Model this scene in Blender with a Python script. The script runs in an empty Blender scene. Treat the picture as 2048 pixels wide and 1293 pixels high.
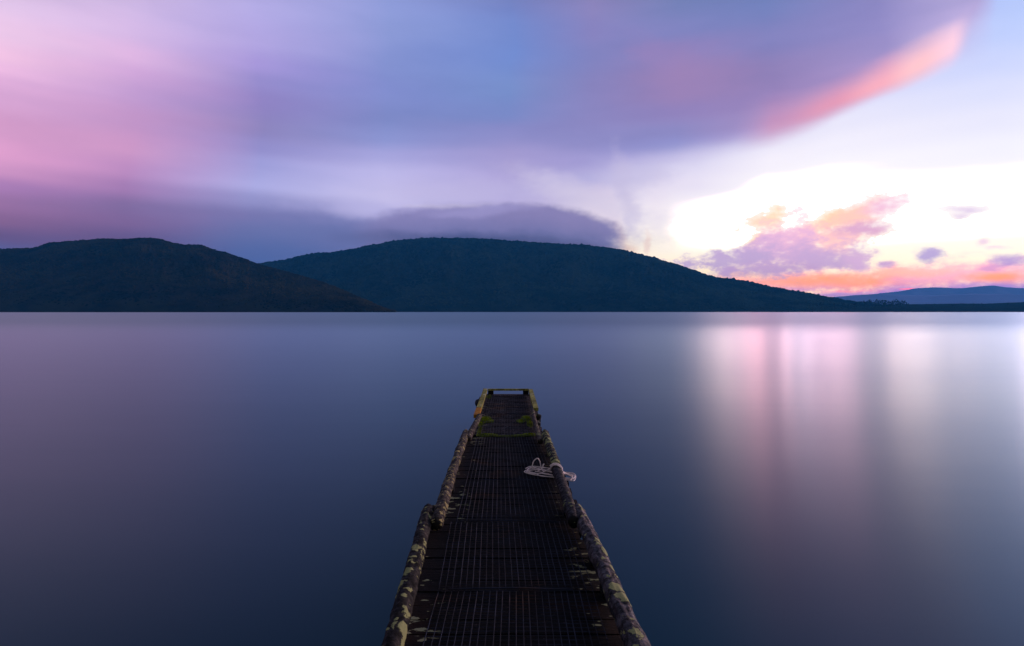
import bpy, math, random
import numpy as np
from mathutils import Vector, Matrix, noise

random.seed(7)
rng = np.random.default_rng(7)
scene = bpy.context.scene
R = math.radians

# ------------------------------------------------------------------ camera
F = 1138.0                       # focal length in photo pixels (2048 wide)
CX, CY, HY = 1024.0, 646.5, 624.0
CAMZ = 1.95                      # eye height above the water
DECK = 0.45                      # top of the deck planks above the water
PITCH = math.atan((CY - HY) / F)
cam_d = bpy.data.cameras.new('camera')
cam_d.sensor_fit = 'HORIZONTAL'
cam_d.sensor_width = 36.0
cam_d.lens = F / 2048.0 * 36.0
cam_d.clip_start = 0.05
cam_d.clip_end = 90000.0
cam = bpy.data.objects.new('camera', cam_d)
scene.collection.objects.link(cam)
cam.location = (0, 0, CAMZ)
cam.rotation_euler = (R(90) - PITCH, 0, 0)
scene.camera = cam

# ------------------------------------------------------------------ helpers: colour and direction
def lin(c, k=1.0):
    out = []
    for v in c[:3]:
        v = v / 255.0
        out.append((v / 12.92 if v <= 0.04045 else ((v + 0.055) / 1.055) ** 2.4) * k)
    return (out[0], out[1], out[2], 1.0)

def ray(px, py):
    dx, dz = (px - CX) / F, (CY - py) / F
    return Vector((dx, math.cos(PITCH) + math.sin(PITCH) * dz, -math.sin(PITCH) + math.cos(PITCH) * dz))

def azel(px, py):
    d = ray(px, py).normalized()
    return math.atan2(d.x, d.y), math.asin(d.z)

def at(px, py, z):
    """point where the sight line of a photo pixel meets the level z"""
    d = ray(px, py)
    t = (z - CAMZ) / d.z
    return Vector((d.x * t, d.y * t, z))

class NT:
    """tiny wrapper for building node trees"""
    def __init__(s, nt):
        s.nt = nt
        nt.nodes.clear()
    def n(s, typ, **kw):
        node = s.nt.nodes.new(typ)
        for k, v in kw.items():
            setattr(node, k, v)
        return node
    def set(s, sock, v):
        if v is None:
            return
        if isinstance(v, bpy.types.NodeSocket):
            s.nt.links.new(v, sock)
        else:
            sock.default_value = v
    def math(s, op, a, b=None, c=None, clamp=False):
        m = s.n('ShaderNodeMath', operation=op, use_clamp=clamp)
        s.set(m.inputs[0], a); s.set(m.inputs[1], b); s.set(m.inputs[2], c)
        return m.outputs[0]
    def vmath(s, op, a, b=None):
        m = s.n('ShaderNodeVectorMath', operation=op)
        s.set(m.inputs[0], a); s.set(m.inputs[1], b)
        return m.outputs['Value'] if op in ('LENGTH', 'DOT_PRODUCT', 'DISTANCE') else m.outputs[0]
    def rng(s, v, a, b, c=0.0, d=1.0, smooth=True):
        m = s.n('ShaderNodeMapRange', interpolation_type='SMOOTHSTEP' if smooth else 'LINEAR')
        s.set(m.inputs['Value'], v)
        s.set(m.inputs['From Min'], a); s.set(m.inputs['From Max'], b)
        s.set(m.inputs['To Min'], c); s.set(m.inputs['To Max'], d)
        return m.outputs['Result']
    def mix(s, f, a, b, blend='MIX'):
        m = s.n('ShaderNodeMix', data_type='RGBA', blend_type=blend)
        s.set(m.inputs['Factor'], f)
        s.set(m.inputs['A'] if False else m.inputs[6], a)
        s.set(m.inputs[7], b)
        return m.outputs[2]
    def noise(s, vec, scale, detail=3.0, rough=0.5, color=False, dist=0.0):
        m = s.n('ShaderNodeTexNoise')
        s.set(m.inputs['Vector'], vec)
        m.inputs['Scale'].default_value = scale
        m.inputs['Detail'].default_value = detail
        m.inputs['Roughness'].default_value = rough
        m.inputs['Distortion'].default_value = dist
        return m.outputs['Color'] if color else m.outputs[0]
    def mapping(s, vec, loc=(0, 0, 0), rot=(0, 0, 0), sc=(1, 1, 1), typ='POINT'):
        m = s.n('ShaderNodeMapping', vector_type=typ)
        s.set(m.inputs['Vector'], vec)
        m.inputs['Location'].default_value = loc
        m.inputs['Rotation'].default_value = rot
        m.inputs['Scale'].default_value = sc
        return m.outputs[0]
    def ramp(s, f, stops, interp='LINEAR'):
        r = s.n('ShaderNodeValToRGB')
        cr = r.color_ramp
        cr.interpolation = interp
        stops = sorted(stops, key=lambda q: q[0])
        while len(cr.elements) > 1:
            cr.elements.remove(cr.elements[-1])
        cr.elements[0].position = stops[0][0]; cr.elements[0].color = stops[0][1]
        for p, c in stops[1:]:
            e = cr.elements.new(p); e.color = c
        s.set(r.inputs[0], f)
        return r.outputs[0]

# ------------------------------------------------------------------ world: dusk sky
SUN_AZ, SUN_EL = R(34), R(3.0)
world = bpy.data.worlds.new('World')
scene.world = world
world.use_nodes = True
W = NT(world.node_tree)
tc = W.n('ShaderNodeTexCoord')
sep = W.n('ShaderNodeSeparateXYZ')
W.set(sep.inputs[0], tc.outputs['Generated'])
X, Y, Z = sep.outputs
AZ = W.math('ARCTAN2', X, Y)
EL = W.math('ARCSINE', Z)
comb = W.n('ShaderNodeCombineXYZ')
W.set(comb.inputs[0], AZ); W.set(comb.inputs[1], EL)
P0 = comb.outputs[0]
# broad wind-drawn warp of the whole cloud deck
wn = W.noise(W.mapping(P0, sc=(1.0, 2.2, 1)), 2.2, 4.0, 0.5, color=True)
warp = W.vmath('MULTIPLY', W.vmath('SUBTRACT', wn, (0.5, 0.5, 0.5)), (0.10, 0.030, 0.0))
P1 = W.vmath('ADD', P0, warp)
sp1 = W.n('ShaderNodeSeparateXYZ'); W.set(sp1.inputs[0], P1)
AZ1, EL1 = sp1.outputs[0], sp1.outputs[1]
ELR = 0.75
T = W.math('DIVIDE', EL1, ELR, clamp=True)
Tc = W.math('DIVIDE', EL, ELR, clamp=True)

COLS = {
 0:    [(0,(228,200,236)),(60,(238,202,234)),(115,(248,200,232)),(142,(243,192,230)),(165,(226,176,219)),(200,(214,165,210)),(250,(212,156,200)),(310,(224,160,205)),(340,(205,148,195)),(370,(170,125,180)),(400,(150,112,160)),(440,(130,98,142)),(475,(98,86,132)),(500,(86,92,142))],
 256:  [(0,(212,188,232)),(60,(214,186,230)),(115,(222,182,226)),(150,(210,168,218)),(190,(192,155,208)),(240,(195,150,200)),(300,(202,150,197)),(340,(188,140,192)),(375,(160,122,176)),(410,(124,104,154)),(440,(120,98,147)),(475,(98,88,136))],
 512:  [(0,(180,172,230)),(80,(178,166,225)),(125,(165,150,216)),(160,(150,140,204)),(200,(145,132,195)),(260,(140,132,188)),(300,(146,142,202)),(330,(158,158,216)),(375,(172,172,226)),(403,(146,146,200)),(435,(118,116,170)),(470,(96,106,160)),(520,(66,94,150))],
 768:  [(0,(145,158,220)),(60,(138,152,212)),(120,(132,146,208)),(180,(130,142,206)),(240,(126,138,198)),(275,(136,146,206)),(310,(160,160,216)),(350,(186,182,230)),(400,(192,188,230)),(425,(180,176,224)),(445,(140,142,196)),(470,(106,118,172)),(500,(88,104,162))],
 1024: [(0,(122,136,200)),(60,(116,139,206)),(110,(114,140,208)),(180,(116,140,200)),(225,(120,137,198)),(260,(140,141,200)),(310,(160,152,206)),(360,(172,162,214)),(410,(176,168,216)),(450,(150,148,200)),(500,(116,122,172))],
 1180: [(0,(142,134,190)),(60,(134,130,190)),(110,(128,130,190)),(170,(134,130,188)),(230,(136,132,190)),(280,(140,138,196)),(320,(158,152,208)),(360,(176,172,218)),(395,(200,190,222)),(430,(222,212,230)),(470,(240,228,228)),(520,(250,228,205))],
 1350: [(0,(115,128,184)),(60,(124,128,188)),(100,(140,128,186)),(150,(154,130,182)),(185,(152,129,182)),(220,(142,128,186)),(260,(136,134,192)),(290,(142,144,204)),(320,(170,164,216)),(350,(205,198,232)),(390,(232,226,240)),(430,(248,242,246)),(480,(255,248,232)),(540,(255,232,200))],
 1536: [(0,(114,130,190)),(80,(128,128,188)),(140,(140,126,182)),(200,(150,130,186)),(240,(165,142,195)),(265,(180,160,210)),(290,(200,190,230)),(400,(220,214,236))],
 1750: [(0,(138,134,194)),(50,(144,138,198)),(90,(150,140,198)),(140,(165,145,200)),(200,(190,170,215)),(300,(200,190,230))],
 1900: [(0,(176,165,216)),(30,(186,172,222)),(60,(196,182,228)),(120,(200,185,228)),(300,(205,195,232))],
}
CLEAR = {  # factors above one boost the off-frame sky to brighten the water
 1180: [(0,(190,200,240)),(300,(205,205,238)),(400,(222,212,234)),(435,(240,230,234)),(465,(250,238,230)),(495,(254,240,220)),(560,(255,224,185))],
 1400: [(0,(190,200,245)),(250,(212,210,240)),(320,(217,213,240)),(370,(230,224,243)),(415,(247,242,248)),(450,(255,251,250)),(490,(255,249,236)),(540,(255,236,205)),(600,(255,215,180))],
 1530: [(0,(188,200,248)),(200,(214,216,248)),(270,(226,224,246)),(330,(243,239,251)),(370,(249,246,252)),(410,(254,252,252)),(470,(255,252,247)),(500,(255,247,232)),(540,(255,238,208)),(600,(255,215,182))],
 1650: [(-300,(150,180,245)),(0,(185,200,250)),(150,(208,213,250)),(200,(219,220,250)),(250,(231,230,250)),(300,(240,238,252)),(350,(247,245,252)),(400,(252,250,252)),(480,(255,250,240)),(530,(255,242,216)),(600,(255,215,185))],
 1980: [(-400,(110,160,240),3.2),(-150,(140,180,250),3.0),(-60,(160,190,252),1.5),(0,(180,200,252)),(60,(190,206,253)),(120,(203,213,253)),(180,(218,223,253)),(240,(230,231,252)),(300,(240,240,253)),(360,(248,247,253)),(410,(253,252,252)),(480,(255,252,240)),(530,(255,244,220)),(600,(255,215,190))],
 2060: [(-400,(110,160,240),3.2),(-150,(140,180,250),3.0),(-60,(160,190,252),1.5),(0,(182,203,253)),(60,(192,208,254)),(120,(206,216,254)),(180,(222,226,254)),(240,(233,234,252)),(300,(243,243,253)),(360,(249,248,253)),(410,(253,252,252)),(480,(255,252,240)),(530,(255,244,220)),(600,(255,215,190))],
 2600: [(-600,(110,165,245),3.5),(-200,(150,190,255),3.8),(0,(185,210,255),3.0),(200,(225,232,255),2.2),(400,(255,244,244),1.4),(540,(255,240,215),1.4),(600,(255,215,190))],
}
AIR = 3.9e-5                       # density of the haze box, 1/m
HAZE_TOP = 920.0
HAZE_TINT = (0.05, 0.45, 1.0)
def unair(el, c):
    """the cloud colours as they are beyond the air that veils them"""
    dist = min(34000.0, HAZE_TOP / max(math.tan(el), 0.012))
    t = math.exp(-AIR * dist)
    ins = [0.25 * v * (1 - t) for v in HAZE_TINT]
    o = [max(0.3 * c[i], (c[i] - ins[i])) / t for i in range(3)]
    return (o[0], o[1], o[2], 1.0)

def sky_cols(table, t, hdr=None):
    xs = sorted(table)
    col = None
    prev = None
    for n_, x in enumerate(xs):
        if n_ >= 3:
            t = W.math('MULTIPLY_ADD', W.vmath('DOT_PRODUCT', col, (1.0, 1.0, 1.0)), 1e-9, t)
        stops = []
        for y, c, *k in table[x]:
            a, e = azel(x, y)
            l = lin(c, k[0] if k else 1.0)
            uc = unair(e, l)
            stops.append((max(0.0, min(1.0, e / ELR)), (uc[0] / 12, uc[1] / 12, uc[2] / 12, 1)))
        stops.sort(key=lambda q: q[0])
        r = W.ramp(t, stops, 'B_SPLINE' if False else 'EASE')
        a, _ = azel(x, 300)
        if col is None:
            col = r
        else:
            f = W.rng(AZ1, prev, a, smooth=False)
            col = W.mix(f, col, r)
        prev = a
    return W.vmath('MULTIPLY', col, (12.0, 12.0, 12.0))
deck_col = sky_cols(COLS, T)
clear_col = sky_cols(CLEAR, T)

# large soft streaks within the deck
sn = W.noise(W.mapping(P0, rot=(0, 0, R(12)), sc=(1.2, 5.0, 1)), 3.0, 5.0, 0.55)
deck_col = W.mix(1.0, deck_col, W.ramp(sn, [(0.25, (0.90, 0.91, 0.94, 1)), (0.75, (1.10, 1.08, 1.05, 1))]), 'MULTIPLY')

# the lower edge of the deck on the right: elevation as a curve of azimuth
edge_pts = [(1180, 372, 70), (1300, 330, 42), (1400, 306, 30), (1470, 292, 24), (1536, 272, 24), (1620, 244, 22), (1700, 210, 21), (1800, 161, 20),
            (1870, 128, 18), (1915, 103, 26), (1945, 70, 50), (1975, 0, 90), (1990, -80, 120)]
fc = W.n('ShaderNodeFloatCurve')
fs = W.n('ShaderNodeFloatCurve')
A0, A1 = azel(1180, 300)[0], azel(1990, 300)[0]
for node, idx in ((fc, 0), (fs, 1)):
    cm = node.mapping.curves[0]
    pts = []
    for x, y, s in edge_pts:
        a, e = azel(x, y)
        t = (a - A0) / (A1 - A0)
        pts.append((t, min(e, 1.0) if idx == 0 else s / F * 10))
    while len(cm.points) > 2:
        cm.points.remove(cm.points[1])
    cm.points[0].location = pts[0]; cm.points[-1].location = pts[-1]
    for p in pts[1:-1]:
        cm.points.new(*p)
    node.mapping.update()
an = W.noise(P0, 9.0, 4.0, 0.5)
aj = W.math('MULTIPLY', W.math('SUBTRACT', an, 0.5), 0.045)
AE = W.math('ADD', AZ, aj)
ta = W.math('DIVIDE', W.math('SUBTRACT', AE, A0), A1 - A0, clamp=True)
W.set(fc.inputs['Value'], ta); W.set(fs.inputs['Value'], ta)
edge_el = fc.outputs[0]
soft = W.math('MULTIPLY', fs.outputs[0], 0.1)
dd = W.math('SUBTRACT', EL, edge_el)                      # height above the deck's lower edge
m_deck = W.rng(W.math('DIVIDE', dd, soft), -1.0, 1.0)
left_all = W.rng(AZ, azel(1150, 300)[0], azel(1420, 300)[0], 1.0, 0.0)
m_deck = W.math('MAXIMUM', m_deck, left_all)
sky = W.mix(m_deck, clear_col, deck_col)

# the sunlit pink rim along the edge
ba0, ba1 = azel(1470, 280)[0], azel(1945, 60)[0]
tb = W.math('DIVIDE', W.math('SUBTRACT', AZ, ba0), ba1 - ba0, clamp=True)
rim_col = W.ramp(tb, [(0.0, lin((195,160,205))), (0.2, lin((218,150,188))), (0.45, lin((240,156,184))), (0.65, lin((255,176,192),1.05)), (0.8, lin((255,196,202),1.12)), (0.95, lin((255,208,226),1.12)), (1.0, lin((230,208,242)))], 'EASE')
rim_w = W.ramp(tb, [(0.0, (0,)*3+(1,)), (0.18, (0.65,)*3+(1,)), (0.5, (0.95,)*3+(1,)), (0.8, (1,)*3+(1,)), (0.93, (1,)*3+(1,)), (1.0, (0,)*3+(1,))])
rn = W.noise(W.mapping(P0, rot=(0, 0, R(-28)), sc=(3, 14, 1)), 2.0, 3.0, 0.5)
ddn = W.math('ADD', dd, W.math('MULTIPLY', W.math('SUBTRACT', rn, 0.5), 0.018))
up = W.rng(ddn, 12.0 / F, W.math('ADD', 58.0 / F, W.math('MULTIPLY', W.rng(tb, 0.5, 0.0), 22.0 / F)), 1.0, 0.0)
lo = W.rng(ddn, -21.0 / F, 13.0 / F)
rim = W.math('MULTIPLY', W.math('MULTIPLY', up, lo), rim_w)
sky = W.mix(rim, sky, rim_col)

# smaller clouds: soft ellipses broken up by noise.  x, y, rx, ry, turn, colour, opacity, softness, raggedness
fn = W.noise(W.mapping(P0, sc=(1, 1.8, 1)), 26.0, 5.0, 0.58)
fn2 = W.noise(W.mapping(P0, sc=(1, 1.5, 1)), 70.0, 4.0, 0.6)
FN = W.math('ADD', W.math('MULTIPLY', W.math('SUBTRACT', fn, 0.5), 2.2), W.math('MULTIPLY', W.math('SUBTRACT', fn2, 0.5), 1.1))
fw = W.noise(W.mapping(P0, sc=(1, 1.6, 1)), 14.0, 4.0, 0.55, color=True)
PB = W.vmath('ADD', P0, W.vmath('MULTIPLY', W.vmath('SUBTRACT', fw, (0.5, 0.5, 0.5)), (0.050, 0.022, 0.0)))
grow = 1.0
npuff = 0
def after(v, done):
    """v, evaluated only once `done` is known: keeps the shader's working memory small"""
    m_ = W.n('ShaderNodeVectorMath', operation='MULTIPLY_ADD')
    W.set(m_.inputs[0], done); m_.inputs[1].default_value = (1e-9, 1e-9, 1e-9); W.set(m_.inputs[2], v)
    return m_.outputs[0]
def puff(x, y, rx, ry, turn, c, op=0.9, soft_=0.45, rag=1.2, k=1.0):
    global sky, npuff, PB
    npuff += 1
    if npuff % 8 == 0:
        PB = after(PB, sky)
    a, e = azel(x, y)
    ca = math.cos(a) ** 2
    q = W.mapping(PB, loc=(a, e, 0), rot=(0, 0, R(turn)), sc=(rx / F * ca, ry / F * math.cos(a), 1), typ='TEXTURE')
    l = W.vmath('LENGTH', q)
    l = W.math('ADD', l, W.math('MULTIPLY', FN, rag))
    m = W.rng(l, 1.0 - soft_ * grow, 1.0 + soft_ * 0.6 * grow, op, 0.0)
    sky = W.mix(m, sky, unair(e, lin(c, k)))
# vapour streaks falling right of the cap cloud
for q in ((1215,440,34,60,12,(215,200,222),.55,.9,.5),(1262,420,26,70,6,(205,198,226),.5,.9,.5),(1322,430,22,70,3,(225,214,232),.3,.9,.3),
          (1296,492,8,26,0,(228,196,190),.55,.9,.8),(1238,482,14,34,25,(205,180,190),.6,.9,.8),(1262,505,16,26,30,(240,205,185),.6,.9,.6)):
    puff(*q)
puff(1250, 385, 18, 80, 10, (194,186,220), .55, .9, .5)
puff(1290, 350, 60, 30, 8, (190,184,222), .5, .9, .5)
# left bank lit band and the cap cloud over the summit
puff(960, 384, 210, 26, 1, (190,182,224), .6, .9, .3)
puff(1175, 396, 150, 26, -20, (212,204,228), .6, .9, .3)
puff(640, 478, 190, 60, 0, (98,112,166), .75, .8, .3)
puff(560, 512, 130, 36, 0, (74,100,156), .7, .8, .2)
puff(742, 424, 70, 20, -8, (182,178,224), .8, .8, .2)
puff(890, 412, 90, 5, 2, (214,206,228), .55, .9, .2)
puff(930, 464, 208, 55, 1, (130,127,178), .98, .26, .08)
puff(1105, 464, 134, 53, -7, (128,124,174), .99, .24, .10)
puff(960, 486, 270, 42, 0, (98,106,158), .92, .8, .1)
puff(1110, 486, 112, 26, -3, (108,114,166), .9, .6, .15)
puff(945, 480, 210, 17, 0, (60,78,124), .9, .9, .1)
puff(1130, 492, 105, 14, -5, (66,80,126), .8, .9, .1)
puff(960, 424, 110, 10, 3, (158,152,204), .5, .7, .2)
# diffuse pink patches in the deck
puff(1380, 150, 110, 42, -12, (157,130,182), .5, .9, .5)
puff(1300, 105, 50, 26, -30, (152,130,186), .4, .9, .5)
# low sunset bank at the right
grow = 1.65
puff(1830, 556, 420, 26, 0, (255,176,190), .95, .5, .9)
puff(1590, 566, 180, 16, -3, (255,165,165), .9, .6, 1.0)
puff(1990, 545, 150, 22, 0, (248,178,205), .8, .6, 1.0)
puff(1560, 577, 150, 9, 0, (205,145,195), .85, .6, 1.2)
puff(1700, 589, 190, 9, 0, (180,135,195), .9, .6, 1.0)
puff(1890, 577, 160, 11, 0, (165,128,196), .85, .6, 1.0)
puff(2020, 585, 140, 20, 0, (122,120,192), .9, .5, .6)
puff(1860, 592, 260, 9, 0, (125,116,190), .8, .6, .6)
puff(1650, 556, 130, 12, 3, (255,158,118), .95, .7, .9)
puff(1735, 564, 70, 13, 4, (255,148,88), 1, .7, .7, 1.1)
puff(1990, 555, 64, 10, 3, (255,152,98), 1, .7, .7, 1.1)
puff(1840, 545, 90, 8, 0, (255,185,175), .8, .6, 1.2)
puff(1480, 549, 60, 8, 0, (255,205,165), .8, .6, 1.2)
puff(1690, 583, 50, 3.5, 0, (248,140,160), .8, .6, 1.2)
puff(1817, 580, 11, 1.8, 0, (245,120,165), 1, .5, .3)
puff(1820, 560, 60, 7, 0, (215,150,200), .6, .7, 1.2)
# warm tops
puff(1548, 438, 22.4, 25, 20, (255,222,185), .95, .6, 1.1)
puff(1520, 446, 47.04, 16.25, 4, (255,216,188), .9, .6, 1.1)
puff(1512, 479, 20.16, 13.75, 10, (253,214,176), .9, .6, 1.3)
puff(1665, 440, 47.04, 21.25, 12, (255,212,170), .95, .5, 1.0)
puff(1715, 425, 69.44, 18.75, 17, (255,200,188), .95, .5, 1.0)
puff(1765, 414, 49.28, 15, 5, (238,190,222), .9, .5, .9)
puff(1615, 472, 29.12, 16.25, -8, (255,206,192), .85, .6, 1.2)
puff(1680, 470, 56, 32.5, 5, (255,198,190), .9, .5, 1.1)
puff(1716, 459, 58.24, 15, 2, (212,164,206), .95, .4, .8)
puff(1668, 495, 40.32, 22.5, 0, (250,196,200), .9, .6, 1.0)
# the lilac cumulus
puff(1575, 490, 67.2, 47.5, -10, (236,184,216), .95, .4, 1.1)
puff(1545, 505, 78.4, 32.5, 8, (212,172,214), .9, .5, 1.2)
puff(1600, 512, 123.2, 27.5, -6, (194,164,210), .9, .45, 1.1)
puff(1450, 522, 116.48, 21.25, 5, (180,160,206), .95, .4, 1.3)
puff(1530, 537, 134.4, 13.75, 2, (178,152,200), .95, .45, 1.0)
puff(1640, 520, 67.2, 12.5, -8, (184,160,208), .9, .45, 1.0)
puff(1714, 512, 29.12, 32.5, -10, (198,168,212), .95, .45, 1.3)
puff(1722, 530, 24.64, 16.25, 0, (196,166,212), .8, .5, 1.3)
puff(1775, 530, 22.4, 6.875, 0, (178,148,206), .9, .5, .9)
puff(1862, 505, 30.24, 16.25, -8, (166,156,214), .95, .4, .9)
puff(2030, 521, 49.28, 12.5, 0, (166,146,212), .9, .5, .8)
puff(1985, 538, 26.88, 6.25, 0, (205,150,205), .8, .6, .9)
puff(1925, 418, 42.56, 7.5, -6, (222,208,236), .95, .6, .5)
puff(1912, 428, 20.16, 5, -4, (226,212,236), .95, .6, .5)
puff(1966, 486, 13.44, 7.5, 0, (232,208,230), .95, .6, .5)
puff(1992, 497, 22.4, 5, -8, (236,214,232), .8, .6, 1.3)
puff(1755, 370, 17.92, 5, 12, (250,244,250), .8, .7, .9)

# extra sky gain under the deck, added and tinted to brighten the water's reflection
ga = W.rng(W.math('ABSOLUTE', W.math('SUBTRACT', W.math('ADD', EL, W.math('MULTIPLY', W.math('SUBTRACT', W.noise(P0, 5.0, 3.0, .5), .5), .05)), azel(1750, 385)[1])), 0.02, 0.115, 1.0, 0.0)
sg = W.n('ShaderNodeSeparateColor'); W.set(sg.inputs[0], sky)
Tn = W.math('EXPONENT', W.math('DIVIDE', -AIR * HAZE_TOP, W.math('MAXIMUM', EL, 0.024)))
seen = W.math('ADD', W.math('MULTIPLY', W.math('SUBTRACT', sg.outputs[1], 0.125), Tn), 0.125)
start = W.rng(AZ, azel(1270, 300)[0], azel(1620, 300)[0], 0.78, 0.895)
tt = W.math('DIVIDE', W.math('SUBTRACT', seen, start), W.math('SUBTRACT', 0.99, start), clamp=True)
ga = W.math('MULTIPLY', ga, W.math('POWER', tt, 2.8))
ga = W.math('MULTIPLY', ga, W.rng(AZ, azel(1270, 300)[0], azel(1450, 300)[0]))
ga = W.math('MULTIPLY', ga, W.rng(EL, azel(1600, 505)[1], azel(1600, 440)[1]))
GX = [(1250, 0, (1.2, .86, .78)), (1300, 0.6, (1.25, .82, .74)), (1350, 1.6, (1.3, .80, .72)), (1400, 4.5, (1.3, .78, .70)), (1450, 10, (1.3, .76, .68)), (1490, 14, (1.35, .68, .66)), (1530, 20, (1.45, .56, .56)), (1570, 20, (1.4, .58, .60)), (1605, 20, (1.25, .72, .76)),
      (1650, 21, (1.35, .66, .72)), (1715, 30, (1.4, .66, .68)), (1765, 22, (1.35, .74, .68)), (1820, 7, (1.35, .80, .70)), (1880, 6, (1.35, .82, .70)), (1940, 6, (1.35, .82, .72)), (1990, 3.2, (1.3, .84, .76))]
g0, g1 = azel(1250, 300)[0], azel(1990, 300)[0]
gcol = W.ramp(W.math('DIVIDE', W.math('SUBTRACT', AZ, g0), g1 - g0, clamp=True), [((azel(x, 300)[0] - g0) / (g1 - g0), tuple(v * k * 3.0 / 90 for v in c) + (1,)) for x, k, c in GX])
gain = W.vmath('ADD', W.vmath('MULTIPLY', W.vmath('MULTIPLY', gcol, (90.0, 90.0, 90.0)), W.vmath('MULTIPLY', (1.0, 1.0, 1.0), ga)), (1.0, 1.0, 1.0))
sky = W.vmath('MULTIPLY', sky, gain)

# beyond the frame: zenith and the sky behind the camera
zen = W.rng(W.math('DIVIDE', Z, W.math('MAXIMUM', Y, 0.08)), 0.50, 0.78)
sky = W.mix(W.math('MULTIPLY', zen, W.rng(AZ, R(15), R(42), 1.0, 0.0)), sky, (0.045, 0.07, 0.125, 1))
rear = W.rng(W.math('ABSOLUTE', AZ), R(52), R(110))
rear_col = W.ramp(W.math('DIVIDE', EL, 1.2, clamp=True), [(0, (0.20, 0.18, 0.22, 1)), (0.4, (0.24, 0.23, 0.27, 1)), (1, (0.12, 0.13, 0.17, 1))])
sky = W.mix(rear, sky, rear_col)
below = W.rng(EL, R(-1.0), R(-0.05), 1.0, 0.0)
sky = W.mix(below, sky, (0.02, 0.03, 0.06, 1))
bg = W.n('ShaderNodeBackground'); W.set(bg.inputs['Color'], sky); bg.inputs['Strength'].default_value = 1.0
nish = W.n('ShaderNodeTexSky', sky_type='NISHITA')
nish.sun_disc = False
nish.sun_elevation = SUN_EL
nish.sun_rotation = SUN_AZ
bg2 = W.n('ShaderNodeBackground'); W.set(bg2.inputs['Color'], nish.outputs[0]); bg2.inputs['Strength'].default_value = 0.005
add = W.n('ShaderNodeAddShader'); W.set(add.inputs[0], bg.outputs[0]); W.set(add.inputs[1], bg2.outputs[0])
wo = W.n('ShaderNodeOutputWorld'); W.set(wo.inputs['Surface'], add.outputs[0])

# the last glow of the sun behind the low bank
sl = bpy.data.lights.new('sun', 'SUN')
sl.energy = 0.02
sl.angle = R(10)
sl.color = (1.0, 0.72, 0.55)
so = bpy.data.objects.new('sun', sl)
scene.collection.objects.link(so)
sd = Vector((math.sin(SUN_AZ) * math.cos(SUN_EL), math.cos(SUN_AZ) * math.cos(SUN_EL), math.sin(SUN_EL)))
so.rotation_euler = sd.to_track_quat('Z', 'Y').to_euler()
so.location = sd * 50

vs = scene.view_settings
vs.view_transform = 'Standard'; vs.look = 'None'; vs.gamma = 1.0; vs.exposure = 0.0
vs.use_curve_mapping = False
scene.cycles.max_bounces = 5
scene.cycles.diffuse_bounces = 2
scene.cycles.glossy_bounces = 3
scene.cycles.volume_bounces = 2
scene.cycles.use_denoising = True
scene.cycles.sample_clamp_indirect = 0.0

# ------------------------------------------------------------------ materials
def material(name):
    m = bpy.data.materials.new(name)
    m.use_nodes = True
    return m, NT(m.node_tree)

def finish(M, col, rough, normal=None, spec=0.5, metal=0.0, **kw):
    b = M.n('ShaderNodeBsdfPrincipled')
    M.set(b.inputs['Base Color'], col)
    M.set(b.inputs['Roughness'], rough)
    M.set(b.inputs['Specular IOR Level'], spec)
    M.set(b.inputs['Metallic'], metal)
    for k, v in kw.items():
        M.set(b.inputs[k.replace('_', ' ')], v)
    if normal is not None:
        M.set(b.inputs['Normal'], normal)
    o = M.n('ShaderNodeOutputMaterial')
    M.set(o.inputs['Surface'], b.outputs[0])
    return b

def bump(M, h, strength, dist):
    b = M.n('ShaderNodeBump')
    b.inputs['Strength'].default_value = strength
    b.inputs['Distance'].default_value = dist
    M.set(b.inputs['Height'], h)
    return b.outputs[0]

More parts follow.
